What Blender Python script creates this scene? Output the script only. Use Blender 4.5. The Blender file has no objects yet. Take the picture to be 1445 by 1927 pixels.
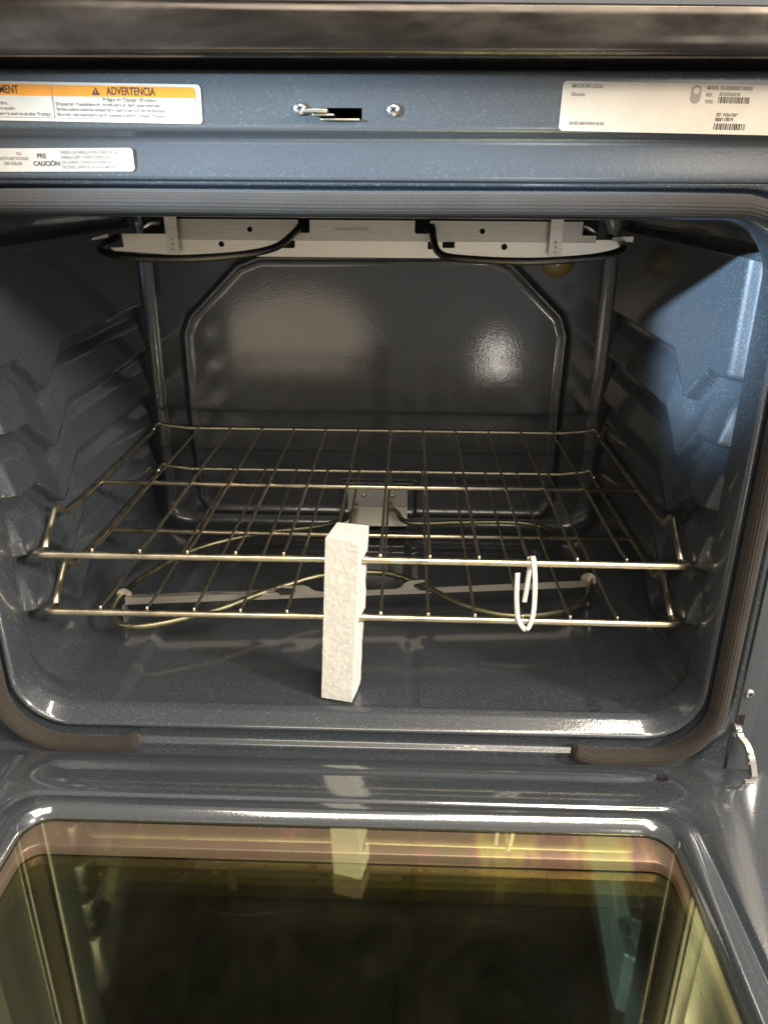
import bpy, bmesh, math, random
import numpy as np
from mathutils import Vector, Matrix, Quaternion, noise

random.seed(4)
scene = bpy.context.scene
COL = scene.collection

# ------------------------------------------------------------------ camera
cam_d = bpy.data.cameras.new('camera')
cam = bpy.data.objects.new('camera', cam_d)
COL.objects.link(cam)
RIGHT = Vector((0.9995007, 0.0310382, 0.0059133))
DOWN = Vector((0.0174778, -0.3872010, -0.9218297))
FWD = Vector((-0.0263223, 0.9214728, -0.3875501))
m = Matrix((RIGHT, -DOWN, -FWD)).transposed().to_4x4()
m.translation = Vector((0.04322, -0.64378, 0.31786))
cam.matrix_world = m
cam_d.sensor_fit = 'VERTICAL'
cam_d.sensor_height = 24.0
cam_d.lens = 24.0 * 1472.05 / 1927.0
cam_d.clip_start = 0.01
cam_d.clip_end = 60
scene.camera = cam

# ------------------------------------------------------------------ light
world = bpy.data.worlds.new('World')
scene.world = world
world.use_nodes = True
bg = world.node_tree.nodes['Background']
bg.inputs[0].default_value = (0.98, 0.93, 0.86, 1)
bg.inputs[1].default_value = 0.30


def aim(o, target):
    d = Vector(target) - o.location
    o.rotation_euler = d.to_track_quat('-Z', 'Y').to_euler()


def area(name, loc, target, sx, sy, watts, color, shape='RECTANGLE'):
    l = bpy.data.lights.new(name, 'AREA')
    l.shape = shape
    l.size, l.size_y = sx, sy
    l.energy = watts
    l.color = color
    o = bpy.data.objects.new(name, l)
    o.location = loc
    COL.objects.link(o)
    aim(o, target)
    return o


area('room_lamp_right', (3.1, -1.9, 1.55), (0, 0, 0.1), 0.45, 0.45, 190, (1.0, 0.90, 0.78))
area('ceiling_lamp_front', (0.5, -1.7, 2.0), (0, -0.1, 0), 2.4, 0.9, 62, (1.0, 0.86, 0.70))
area('ceiling_lamp_above', (0.6, -0.75, 2.2), (0.1, -0.3, -0.1), 1.0, 0.22, 27, (1.0, 0.86, 0.70))
area('spot_reflection_lamp', (0.43, -1.85, -0.53), (0.165, 0.447, 0.075), 0.085, 0.46, 2.6, (1.0, 0.93, 0.82), 'ELLIPSE')  # added low lamp, there for the bright spot mirrored in the back wall
area('bright_doorway', (1.25, -2.9, 0.68), (0.2, -0.06, 0.3), 0.5, 0.8, 5.0, (1.0, 0.90, 0.78))
area('warm_reflection_lamp', (-0.42, -1.75, -0.27), (-0.10, 0.447, 0.13), 0.62, 0.36, 1.15, (1.0, 0.82, 0.58), 'ELLIPSE')  # added dim lamp, gives the back wall its warm reflected patch

sp = bpy.data.lights.new('daylight_from_left', 'SPOT')
sp.energy = 2100
sp.color = (0.58, 0.79, 1.0)
sp.spot_size = math.radians(5.6)  # cone narrowed to hold daylight from the left to its right-wall patch
sp.spot_blend = 0.75
sp.shadow_soft_size = 0.03
spo = bpy.data.objects.new('daylight_from_left', sp)
spo.location = (-2.35, -1.25, 0.75)
COL.objects.link(spo)
aim(spo, (0.318, 0.09, 0.215))

vs = scene.view_settings
vs.view_transform = 'Standard'
vs.look = 'None'
vs.exposure = 0.0
vs.gamma = 1.0
vs.use_curve_mapping = False
scene.cycles.max_bounces = 10
scene.cycles.glossy_bounces = 6
scene.cycles.transparent_max_bounces = 16


# ------------------------------------------------------------------ materials
def mat(name):
    M = bpy.data.materials.new(name)
    M.use_nodes = True
    nt = M.node_tree
    return M, nt, nt.nodes['Principled BSDF']


def nd(nt, t, **kw):
    n = nt.nodes.new(t)
    for k, v in kw.items():
        setattr(n, k, v)
    return n


def noise_tex(nt, scale, detail=2.0, rough=0.5, stretch=None, dist=0.0):
    tc = nd(nt, 'ShaderNodeTexCoord')
    n = nd(nt, 'ShaderNodeTexNoise')
    n.inputs['Scale'].default_value = scale
    n.inputs['Detail'].default_value = detail
    n.inputs['Roughness'].default_value = rough
    n.inputs['Distortion'].default_value = dist
    if stretch:
        mp = nd(nt, 'ShaderNodeMapping')
        mp.inputs['Scale'].default_value = stretch
        nt.links.new(tc.outputs['Object'], mp.inputs[0])
        nt.links.new(mp.outputs[0], n.inputs['Vector'])
    else:
        nt.links.new(tc.outputs['Object'], n.inputs['Vector'])
    return n


def ramp(nt, src, stops):
    r = nd(nt, 'ShaderNodeValToRGB')
    while len(r.color_ramp.elements) < len(stops):
        r.color_ramp.elements.new(0.5)
    for e, (p, c) in zip(r.color_ramp.elements, stops):
        e.position = p
        e.color = (*c, 1)
    nt.links.new(src, r.inputs[0])
    return r


def bump(nt, b, src, strength, dist=0.001):
    n = nd(nt, 'ShaderNodeBump')
    n.inputs['Strength'].default_value = strength
    n.inputs['Distance'].default_value = dist
    nt.links.new(src, n.inputs['Height'])
    nt.links.new(n.outputs[0], b.inputs['Normal'])
    return n


def val_ramp(nt, src, lo, hi):
    mr = nd(nt, 'ShaderNodeMapRange')
    mr.inputs[1].default_value = 0.3
    mr.inputs[2].default_value = 0.7
    mr.inputs[3].default_value = lo
    mr.inputs[4].default_value = hi
    nt.links.new(src, mr.inputs[0])
    return mr


def enamel_mat(name, dark, light, rough_lo, rough_hi, bstr, coat=0.5, crough=0.07, cior=2.2):
    """speckled slate porcelain enamel with a glassy top layer"""
    M, nt, b = mat(name)
    sp_ = noise_tex(nt, 850, 1.0, 0.5)
    r = ramp(nt, sp_.outputs[0], [(0.0, dark), (0.60, dark), (0.74, light), (1.0, light)])
    nt.links.new(r.outputs[0], b.inputs['Base Color'])
    sm = noise_tex(nt, 9, 4, 0.6)
    nt.links.new(val_ramp(nt, sm.outputs[0], rough_lo, rough_hi).outputs[0], b.inputs['Roughness'])
    pe = noise_tex(nt, 420, 2, 0.5)
    bn = bump(nt, b, pe.outputs[0], bstr, 0.0006)
    b.inputs['Specular IOR Level'].default_value = 0.5
    b.inputs['Coat Weight'].default_value = coat
    b.inputs['Coat Roughness'].default_value = crough
    b.inputs['Coat IOR'].default_value = cior
    nt.links.new(bn.outputs[0], b.inputs['Coat Normal'])
    return M


ENAMEL = enamel_mat('porcelain_enamel', (0.038, 0.046, 0.056), (0.135, 0.15, 0.168), 0.30, 0.42, 0.10, 0.65, 0.08, 1.75)
ENAMEL_DOOR = enamel_mat('door_enamel', (0.044, 0.053, 0.063), (0.11, 0.125, 0.14), 0.28, 0.40, 0.07, 0.95, 0.10, 2.7)
ENAMEL_FRAME = enamel_mat('frame_enamel', (0.058, 0.067, 0.076), (0.10, 0.112, 0.122), 0.28, 0.40, 0.12, 0.6, 0.22, 2.0)


def metal_mat(name, col, rough, brushed=None, var=0.0):
    M, nt, b = mat(name)
    b.inputs['Base Color'].default_value = (*col, 1)
    b.inputs['Metallic'].default_value = 1.0
    b.inputs['Roughness'].default_value = rough
    if brushed:
        n = noise_tex(nt, 40, 3, 0.6, brushed)
        nt.links.new(val_ramp(nt, n.outputs[0], max(0.05, rough - var), rough + var).outputs[0], b.inputs['Roughness'])
        d = tuple(c * 0.72 for c in col)
        r = ramp(nt, n.outputs[0], [(0.3, d), (0.7, col)])
        nt.links.new(r.outputs[0], b.inputs['Base Color'])
    return M


RACK = metal_mat('nickel_wire', (0.95, 0.84, 0.62), 0.31, (1, 1, 1), 0.06)
STEEL = metal_mat('zinc_steel', (0.78, 0.76, 0.72), 0.28)
ALU = metal_mat('aluminised_sheet', (0.80, 0.75, 0.68), 0.50, (1.0, 4, 30), 0.08)
PANEL, nt, b = mat('smudged_dark_steel')
n_ = noise_tex(nt, 14, 4, 0.6, (0.5, 1, 1.6), 0.6)
nt.links.new(ramp(nt, n_.outputs[0], [(0.30, (0.040, 0.035, 0.031)), (0.50, (0.080, 0.072, 0.064)), (0.72, (0.16, 0.145, 0.13))]).outputs[0], b.inputs['Base Color'])
b.inputs['Metallic'].default_value = 0.9
n2_ = noise_tex(nt, 50, 3, 0.6, (0.3, 1, 1))
nt.links.new(val_ramp(nt, n2_.outputs[0], 0.14, 0.34).outputs[0], b.inputs['Roughness'])
TUBE_B = metal_mat('heater_sheath_dark', (0.16, 0.145, 0.12), 0.40, (3, 3, 3), 0.08)
TUBE_L = metal_mat('heater_sheath_olive', (0.38, 0.36, 0.23), 0.42, (3, 3, 3), 0.08)


def plain(name, col, rough, spec=0.5, metallic=0.0):
    M, nt, b = mat(name)
    b.inputs['Base Color'].default_value = (*col, 1)
    b.inputs['Roughness'].default_value = rough
    b.inputs['Specular IOR Level'].default_value = spec
    b.inputs['Metallic'].default_value = metallic
    return M


def paper(name, col, rough):
    M, nt, b = mat(name)
    n = noise_tex(nt, 45, 4, 0.65)
    d = tuple(c * 0.87 for c in col)
    nt.links.new(ramp(nt, n.outputs[0], [(0.3, d), (0.7, col)]).outputs[0], b.inputs['Base Color'])
    b.inputs['Roughness'].default_value = rough
    return M


SPACER, nt, b = mat('chromate_sheen_steel')          # yellow-passivated zinc streaks; bright sheen towards the right painted in
n_ = noise_tex(nt, 10, 3, 0.65, (2.2, 0.7, 0.7))
tc_ = nd(nt, 'ShaderNodeTexCoord')
sx_ = nd(nt, 'ShaderNodeSeparateXYZ')
nt.links.new(tc_.outputs['Object'], sx_.inputs[0])
ma_ = nd(nt, 'ShaderNodeMath', operation='MULTIPLY_ADD')
ma_.inputs[1].default_value = 0.75
nt.links.new(sx_.outputs[0], ma_.inputs[0])
nt.links.new(n_.outputs[0], ma_.inputs[2])
nt.links.new(ramp(nt, ma_.outputs[0], [(0.20, (0.38, 0.31, 0.27)), (0.42, (0.48, 0.37, 0.32)), (0.52, (0.48, 0.42, 0.30)), (0.59, (0.58, 0.38, 0.36)), (0.68, (0.80, 0.72, 0.36)), (0.82, (0.52, 0.66, 0.40))]).outputs[0], b.inputs['Base Color'])
b.inputs['Metallic'].default_value = 0.55
b.inputs['Roughness'].default_value = 0.36
BLACK = plain('black_void', (0.006, 0.006, 0.007), 0.7)  # shade of slots, gaps and recesses put into the colour
LABEL = paper('sticker_paper', (0.54, 0.515, 0.46), 0.40)
LABEL2 = paper('sticker_film', (0.60, 0.545, 0.46), 0.30)
ORANGE = paper('orange_print', (0.66, 0.26, 0.022), 0.40)
INK = plain('brown_ink', (0.05, 0.025, 0.012), 0.5)
INKG = plain('grey_ink', (0.20, 0.185, 0.165), 0.5)
INKD = plain('dark_grey_ink', (0.09, 0.075, 0.065), 0.5)
INKL = plain('faint_ink', (0.27, 0.24, 0.205), 0.5)
AMBER = plain('amber_lens', (0.32, 0.24, 0.09), 0.18)
OUTER = plain('outer_black_glass', (0.012, 0.014, 0.006), 0.10, 0.4)

# woven glass-fibre door seal
GASKET, nt, b = mat('woven_seal')
w = noise_tex(nt, 900, 2, 0.6)
w2 = noise_tex(nt, 25, 3, 0.5)
mx = nd(nt, 'ShaderNodeMix', data_type='RGBA')
r1 = ramp(nt, w.outputs[0], [(0.3, (0.011, 0.008, 0.006)), (0.7, (0.042, 0.032, 0.024))])
r2 = ramp(nt, w2.outputs[0], [(0.3, (0.015, 0.012, 0.009)), (0.7, (0.032, 0.026, 0.020))])
mx.inputs[0].default_value = 0.5
nt.links.new(r1.outputs[0], mx.inputs[6])
nt.links.new(r2.outputs[0], mx.inputs[7])
nt.links.new(mx.outputs[2], b.inputs['Base Color'])
b.inputs['Roughness'].default_value = 0.85
b.inputs['Sheen Weight'].default_value = 0.1
bump(nt, b, w.outputs[0], 0.6, 0.0006)

# expanded polystyrene
FOAM, nt, b = mat('polystyrene_beads')
tc = nd(nt, 'ShaderNodeTexCoord')
vo = nd(nt, 'ShaderNodeTexVoronoi')
vo.inputs['Scale'].default_value = 270
nt.links.new(tc.outputs['Object'], vo.inputs['Vector'])
n1 = noise_tex(nt, 260, 3, 0.6)
ad = nd(nt, 'ShaderNodeMath', operation='ADD')
nt.links.new(vo.outputs['Distance'], ad.inputs[0])
nt.links.new(n1.outputs[0], ad.inputs[1])
nt.links.new(ramp(nt, vo.outputs['Color'], [(0.0, (0.70, 0.69, 0.65)), (1.0, (0.86, 0.85, 0.81))]).outputs[0], b.inputs['Base Color'])
b.inputs['Roughness'].default_value = 0.55
b.inputs['Subsurface Weight'].default_value = 0.15
b.inputs['Subsurface Radius'].default_value = (0.004, 0.004, 0.004)
bump(nt, b, ad.outputs[0], 0.17, 0.0010)

PLASTIC, nt, b = mat('milky_nylon')
b.inputs['Base Color'].default_value = (0.82, 0.80, 0.75, 1)
b.inputs['Roughness'].default_value = 0.35
b.inputs['Subsurface Weight'].default_value = 0.2
b.inputs['Subsurface Radius'].default_value = (0.003, 0.003, 0.003)


def glass_mat(name, ior, tint, film, refl):
    """coated oven-door glass: clear body, interference-coloured reflection"""
    M = bpy.data.materials.new(name)
    M.use_nodes = True
    nt = M.node_tree
    b = nt.nodes['Principled BSDF']
    b.inputs['Metallic'].default_value = 1.0
    b.inputs['Base Color'].default_value = (*refl, 1)
    b.inputs['Roughness'].default_value = 0.03
    if film:
        n = noise_tex(nt, 3.0, 1, 0.4, (1, 0.3, 1))
        mr = nd(nt, 'ShaderNodeMapRange')
        mr.inputs[3].default_value = film[0]
        mr.inputs[4].default_value = film[1]
        nt.links.new(n.outputs[0], mr.inputs[0])
        nt.links.new(mr.outputs[0], b.inputs['Thin Film Thickness'])
        b.inputs['Thin Film IOR'].default_value = 1.75
    tr = nd(nt, 'ShaderNodeBsdfTransparent')
    tr.inputs[0].default_value = (*tint, 1)
    fr = nd(nt, 'ShaderNodeFresnel')
    fr.inputs[0].default_value = ior
    mxs = nd(nt, 'ShaderNodeMixShader')
    ge = nd(nt, 'ShaderNodeNewGeometry')
    iv = nd(nt, 'ShaderNodeMath', operation='SUBTRACT')
    iv.inputs[0].default_value = 1.0
    nt.links.new(ge.outputs['Backfacing'], iv.inputs[1])
    ml = nd(nt, 'ShaderNodeMath', operation='MULTIPLY')
    nt.links.new(fr.outputs[0], ml.inputs[0])
    nt.links.new(iv.outputs[0], ml.inputs[1])
    nt.links.new(ml.outputs[0], mxs.inputs[0])
    nt.links.new(tr.outputs[0], mxs.inputs[1])
    nt.links.new(b.outputs[0], mxs.inputs[2])
    df = nd(nt, 'ShaderNodeBsdfDiffuse')
    df.inputs[0].default_value = (0.6, 0.57, 0.5, 1)
    sm = noise_tex(nt, 14, 6, 0.7, (1, 0.6, 1), 1.2)
    mx2 = nd(nt, 'ShaderNodeMixShader')
    nt.links.new(val_ramp(nt, sm.outputs[0], 0.0, 0.006).outputs[0], mx2.inputs[0])
    nt.links.new(mxs.outputs[0], mx2.inputs[1])
    nt.links.new(df.outputs[0], mx2.inputs[2])
    nt.links.new(mx2.outputs[0], nt.nodes['Material Output'].inputs[0])
    return M


GLASS1 = glass_mat('coated_inner_glass', 3.0, (0.90, 0.88, 0.86), (300, 430), (0.92, 1.0, 0.55))
GLASS2 = glass_mat('coated_middle_glass', 2.3, (0.50, 0.54, 0.36), (560, 640), (0.95, 0.86, 0.42))


# ------------------------------------------------------------------ mesh helpers
def link(name, me, material, parent=None, smooth=True):
    if smooth and len(me.polygons):
        me.polygons.foreach_set('use_smooth', [True] * len(me.polygons))
    o = bpy.data.objects.new(name, me)
    if material:
        me.materials.append(material)
    COL.objects.link(o)
    if parent:
        o.parent = parent
    return o


def from_pd(name, vs_, fs, material, parent=None, smooth=True):
    me = bpy.data.meshes.new(name)
    me.from_pydata([tuple(map(float, v)) for v in vs_], [], fs)
    me.validate()
    bm = bmesh.new()
    bm.from_mesh(me)
    bmesh.ops.recalc_face_normals(bm, faces=bm.faces)
    bm.to_mesh(me)
    bm.free()
    return link(name, me, material, parent, smooth)


def empty(name, loc=(0, 0, 0), parent=None):
    o = bpy.data.objects.new(name, None)
    o.location = loc
    o.empty_display_size = 0.05
    COL.objects.link(o)
    if parent:
        o.parent = parent
    return o


def grid(P, close_u=False):
    """P[nv][nu] of points -> verts, faces"""
    nv, nu = len(P), len(P[0])
    vs_ = [p for row in P for p in row]
    fs = []
    for i in range(nv - 1):
        for j in range(nu if close_u else nu - 1):
            k = (j + 1) % nu
            fs.append((i * nu + j, i * nu + k, (i + 1) * nu + k, (i + 1) * nu + j))
    return vs_, fs


def catmull(pts, n=8):
    pts = [Vector(p) for p in pts]
    out = []
    for i in range(len(pts) - 1):
        p0 = pts[max(0, i - 1)]; p1 = pts[i]; p2 = pts[i + 1]; p3 = pts[min(len(pts) - 1, i + 2)]
        for k in range(n):
            t = k / n
            out.append(0.5 * ((2 * p1) + (-p0 + p2) * t + (2 * p0 - 5 * p1 + 4 * p2 - p3) * t * t + (-p0 + 3 * p1 - 3 * p2 + p3) * t ** 3))
    out.append(pts[-1])
    return out


def fillet(pts, r, n=5):
    """round the corners of a polyline"""
    pts = [Vector(p) for p in pts]
    out = [pts[0]]
    for i in range(1, len(pts) - 1):
        a, b_, c = pts[i - 1], pts[i], pts[i + 1]
        d1 = (a - b_); d2 = (c - b_)
        k = min(r, d1.length * 0.45, d2.length * 0.45)
        p1 = b_ + d1.normalized() * k
        p2 = b_ + d2.normalized() * k
        for j in range(n + 1):
            t = j / n
            out.append(p1 * (1 - t) ** 2 + b_ * 2 * t * (1 - t) + p2 * t * t)
    out.append(pts[-1])
    return out


def sweep(pts, section, closed=False, up=Vector((0, 0, 1)), cap=True):
    """sweep a 2-D section (list of (a,b)) along pts with parallel transport"""
    pts = [Vector(p) for p in pts]
    n = len(pts)
    tans = []
    for i in range(n):
        a = pts[i - 1] if (i or closed) else pts[i]
        c = pts[(i + 1) % n] if (i < n - 1 or closed) else pts[i]
        tans.append((c - a).normalized())
    t = tans[0]
    nrm = up - t * up.dot(t)
    if nrm.length < 1e-4:
        nrm = Vector((1, 0, 0)) - t * t.x
    nrm.normalize()
    rows = []
    for i in range(n):
        if i:
            q = tans[i - 1].rotation_difference(tans[i])
            nrm = q @ nrm
            nrm = (nrm - tans[i] * nrm.dot(tans[i])).normalized()
        bn = tans[i].cross(nrm)
        s = section(i / (n - 1)) if callable(section) else section
        rows.append([pts[i] + nrm * u + bn * v for u, v in s])
    vs_, fs = grid(rows, True)
    k = len(rows[0])
    if closed:
        for j in range(k):
            l = (j + 1) % k
            fs.append(((n - 1) * k + j, (n - 1) * k + l, l, j))
    elif cap:
        fs.append(tuple(range(k - 1, -1, -1)))
        fs.append(tuple((n - 1) * k + j for j in range(k)))
    return vs_, fs


def circle(r, n=10):
    return [(r * math.cos(2 * math.pi * k / n), r * math.sin(2 * math.pi * k / n)) for k in range(n)]


def tube(name, pts, r, material, parent, n=10, up=Vector((0, 0, 1))):
    vs_, fs = sweep(pts, circle(r, n), up=up)
    o = from_pd(name, vs_, fs, material, parent)
    return o


def box(name, lo, hi, material, parent, bev=0.0, smooth=False):
    bm = bmesh.new()
    bmesh.ops.create_cube(bm, size=1)
    for v in bm.verts:
        v.co = Vector(((lo[0] + hi[0]) / 2 + v.co.x * (hi[0] - lo[0]), (lo[1] + hi[1]) / 2 + v.co.y * (hi[1] - lo[1]), (lo[2] + hi[2]) / 2 + v.co.z * (hi[2] - lo[2])))
    if bev:
        bmesh.ops.bevel(bm, geom=bm.edges[:], offset=bev, segments=2, affect='EDGES', profile=0.5)
    me = bpy.data.meshes.new(name)
    bm.to_mesh(me)
    bm.free()
    return link(name, me, material, parent, smooth)


def prism(name, outline, axis_a, axis_b, origin, thick, material, parent, holes=()):
    """extrude a 2-D outline (in axis_a, axis_b) by thick along their cross product"""
    A, B, O = Vector(axis_a), Vector(axis_b), Vector(origin)
    N = A.cross(B).normalized()
    bm = bmesh.new()
    vsx = [bm.verts.new(O + A * u + B * v) for u, v in outline]
    es = [bm.edges.new((vsx[i], vsx[(i + 1) % len(vsx)])) for i in range(len(vsx))]
    for h in holes:
        hv = [bm.verts.new(O + A * u + B * v) for u, v in h]
        es += [bm.edges.new((hv[i], hv[(i + 1) % len(hv)])) for i in range(len(hv))]
    if holes:
        res = bmesh.ops.triangle_fill(bm, use_beauty=True, use_dissolve=False, edges=es)
        faces = [f for f in res['geom'] if isinstance(f, bmesh.types.BMFace)]
    else:
        faces = [bm.faces.new(vsx)]
    ex = bmesh.ops.extrude_face_region(bm, geom=faces)
    for v in [g for g in ex['geom'] if isinstance(g, bmesh.types.BMVert)]:
        v.co += N * thick
    bmesh.ops.recalc_face_normals(bm, faces=bm.faces)
    me = bpy.data.meshes.new(name)
    bm.to_mesh(me)
    bm.free()
    return link(name, me, material, parent, False)


def round_poly(x0, x1, z0, z1, r, n=5):
    out = []
    for cx, cz, a0 in ((x1 - r, z1 - r, 0), (x0 + r, z1 - r, 90), (x0 + r, z0 + r, 180), (x1 - r, z0 + r, 270)):
        for k in range(n + 1):
            a = math.radians(a0 + 90 * k / n)
            out.append((cx + r * math.cos(a), cz + r * math.sin(a)))
    return out


def rr_ring(a, zt, zb, r, nside=(40, 10, 30, 10)):
    """rounded-rectangle loop in X-Z: list of (x,z); equal count for every call"""
    nb, nc, ns, _ = nside
    P = []

    def arc(cx, cz, a0):
        for k in range(nc):
            t = math.radians(a0 + 90 * k / nc)
            P.append((cx + r * math.cos(t), cz + r * math.sin(t)))

    def line(p, q, n):
        for k in range(n):
            t = k / n
            P.append((p[0] + (q[0] - p[0]) * t, p[1] + (q[1] - p[1]) * t))
    line((-a + r, zb), (a - r, zb), nb)
    arc(a - r, zb + r, -90)
    line((a, zb + r), (a, zt - r), ns)
    arc(a - r, zt - r, 0)
    line((a - r, zt), (-a + r, zt), nb)
    arc(-a + r, zt - r, 90)
    line((-a, zt - r), (-a, zb + r), ns)
    arc(-a + r, zb + r, 180)
    return P


def screw_head(name, loc, axis, r, h, material, parent, dark=BLACK, rot=0.4):
    """domed cross-recess screw head; axis points out of the surface"""
    ax = Vector(axis).normalized()
    q = Vector((0, 0, 1)).rotation_difference(ax)
    prof = [(r, 0), (r, h * 0.35), (r * 0.9, h * 0.7), (r * 0.65, h * 0.93), (r * 0.3, h), (0.0001, h)]
    rows = [[Vector((p * math.cos(2 * math.pi * k / 16), p * math.sin(2 * math.pi * k / 16), z)) for k in range(16)] for p, z in prof]
    vs_, fs = grid(rows, True)
    vs_ = [Vector(loc) + q @ v for v in vs_]
    o = from_pd(name, vs_, fs, material, parent)
    bm = bmesh.new()
    for k in range(2):  # recess shade drawn as crossed black bars
        c = bmesh.ops.create_cube(bm, size=1)
        for v in c['verts']:
            p = Vector((v.co.x * r * 1.1, v.co.y * r * 0.22, v.co.z * h * 0.3 + h * 0.9))
            p.rotate(Quaternion((0, 0, 1), rot + k * math.pi / 2))
            v.co = Vector(loc) + q @ p
    me = bpy.data.meshes.new('cross_recess_shade')
    bm.to_mesh(me)
    bm.free()
    if parent.parent is None:
        link('cross_recess_shade', me, dark, o, False)
    else:
        link('screw_recess_shade', me, dark, parent, False)
    return o


# ------------------------------------------------------------------ the oven
oven = empty('oven', (0, 0, -0.6))
oven['label'] = 'slate blue enamelled electric oven with its door folded open'
oven['category'] = 'oven'
OV = oven
BASE = Vector((0, 0, 0.6))          # parts are modelled in world coordinates, the oven's base lies below


def part(o):
    """shift a direct child of the oven from world to oven coordinates"""
    o.location = o.location + BASE
    return o


YF = -0.05
A0, ZT, ZB = 0.311, 0.294, -0.142
BACK = 0.447


def sstep(x, a, b_):
    t = np.clip((x - a) / (b_ - a), 0, 1)
    return t * t * (3 - 2 * t)


def half_w(y):
    return A0 + 0.0125 * sstep(y, -0.020, 0.004)


def floor_z(y):
    return ZB - 0.023 * sstep(y, -0.03, 0.55) * 1.25


def ceil_z(y):
    return ZT + 0.016 * sstep(y, -0.025, 0.01)


KY = [-0.05, 0.0, 0.030, 0.052, 0.097, 0.103, 0.148, 0.60]
KZ = [0.041, 0.041, 0.036, 0.0375, 0.0, 0.0, 0.0365, 0.0365]


def rib_depth(y, z):
    """how far the pressed, tooth-edged rack guides stand into the cavity"""
    c = np.interp(y, KY, KZ)
    env = sstep(y, -0.004, 0.008) * (1 - sstep(y, 0.400, 0.428))
    d = np.zeros_like(z)
    for k in range(-2, 3):
        s = z - (0.0125 + 0.0587 * k) - c
        up_ = np.clip((s + 0.0030) / 0.0042, 0, 1)
        up_ = up_ * up_ * (3 - 2 * up_)
        dn_ = np.where(s < 0.033, 1.0 - 0.50 * np.clip(s, 0, 1) / 0.033, 0.50 * (1 - np.clip((s - 0.033) / 0.012, 0, 1)))
        if k == 2:                      # above the topmost guide the wall stays flush
            dn_ = np.ones_like(s)
        d = np.maximum(d, up_ * dn_)
    return 0.0150 * d * env


# liner: loops of the cavity section marched into the depth
NS = (110, 12, 170, 12)
ys = list(np.linspace(-0.03, BACK - 0.022, 190))
rows = []
for y in ys:
    rows.append((y, half_w(y), ceil_z(y), floor_z(y), 0.045, 0.0))
for k in range(1, 7):
    t = math.radians(90 * k / 6)
    ins = 0.022 * (1 - math.cos(t))
    y = BACK - 0.022 + 0.022 * math.sin(t)
    rows.append((y, half_w(y) - ins, ceil_z(y) - ins, floor_z(y) + ins, 0.045 - ins * 0.6, ins))
P = np.zeros((len(rows), 2 * (NS[0] + NS[1] + NS[2] + NS[3]), 3))
for i, (y, a, zt, zb, r, ins) in enumerate(rows):
    ring = np.array(rr_ring(a, zt, zb, r, NS))
    P[i, :, 0] = ring[:, 0]
    P[i, :, 1] = y
    P[i, :, 2] = ring[:, 1]
nb, nc, ns = NS[0], NS[1], NS[2]
i0r = nb + nc
i0l = nb + nc + ns + nc + nb + nc
for sl, sgn in ((slice(i0r, i0r + ns + 1), -1), (slice(i0l, i0l + ns + 1), 1)):
    P[:, sl, 0] += sgn * rib_depth(P[:, sl, 1], P[:, sl, 2])
# floor relief: shallow sunken middle, a pressed seam right of it
fl = slice(0, nb)
fx, fy = P[:, fl, 0], P[:, fl, 1]
inside = (1 - sstep(np.abs(fx), 0.2255, 0.2310)) * sstep(fy, -0.032, -0.022) * (1 - sstep(fy, 0.36, 0.38))
P[:, fl, 2] -= 0.0042 * inside
seam = np.exp(-((fx - 0.0535) / 0.0045) ** 2) * sstep(fy, -0.034, -0.026)
P[:, fl, 2] -= 0.0026 * seam
nu = P.shape[1]


def liner(name, j0, j1):
    sub = [[tuple(P[i, j % nu]) for j in range(j0, j1 + 1)] for i in range(len(rows))]
    vs_, fs = grid(sub)
    return part(from_pd(name, vs_, fs, ENAMEL, OV))


liner('cavity_floor', -nc, nb + nc)
liner('side_wall', i0r, i0r + ns)['label'] = 'right inner wall with pressed rack guides'
liner('cavity_ceiling', i0r + ns, i0r + ns + 2 * nc + nb)
liner('side_wall', i0l, i0l + ns)['label'] = 'left inner wall with pressed rack guides'

# back wall with the pressed eight-sided bead
yb = BACK
aB = rows[-1][1]; ztB = rows[-1][2]; zbB = rows[-1][3]
xs = np.linspace(-aB - 0.002, aB + 0.002, 260)
zs = np.linspace(zbB - 0.002, ztB + 0.002, 190)
XX, ZZ = np.meshgrid(xs, zs)
BEAD = [(-0.262, -0.120), (-0.266, 0.004), (-0.2655, 0.122), (-0.256, 0.146), (-0.186, 0.214), (-0.156, 0.225), (0.150, 0.228), (0.180, 0.217), (0.250, 0.151), (0.259, 0.126), (0.2575, 0.02), (0.259, -0.120), (0.246, -0.141), (-0.249, -0.141), (-0.262, -0.120)]
D = np.full(XX.shape, 9.0)
for (ax, az), (bx, bz) in zip(BEAD[:-1], BEAD[1:]):
    dx, dz = bx - ax, bz - az
    t = np.clip(((XX - ax) * dx + (ZZ - az) * dz) / (dx * dx + dz * dz), 0, 1)
    D = np.minimum(D, np.hypot(XX - ax - t * dx, ZZ - az - t * dz))
YY = yb - 0.0042 * np.exp(-(D / 0.0045) ** 2)
# raised pocket round the heater terminals
pk = (1 - sstep(np.abs(XX - 0.004), 0.052, 0.057)) * sstep(ZZ, -0.20, -0.19) * (1 - sstep(ZZ, -0.094, -0.089))
YY = YY - 0.004 * pk
vs_, fs = grid([[(XX[i, j], YY[i, j], ZZ[i, j]) for j in range(XX.shape[1])] for i in range(XX.shape[0])])
part(from_pd('back_wall', vs_, fs, ENAMEL, OV))

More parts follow.
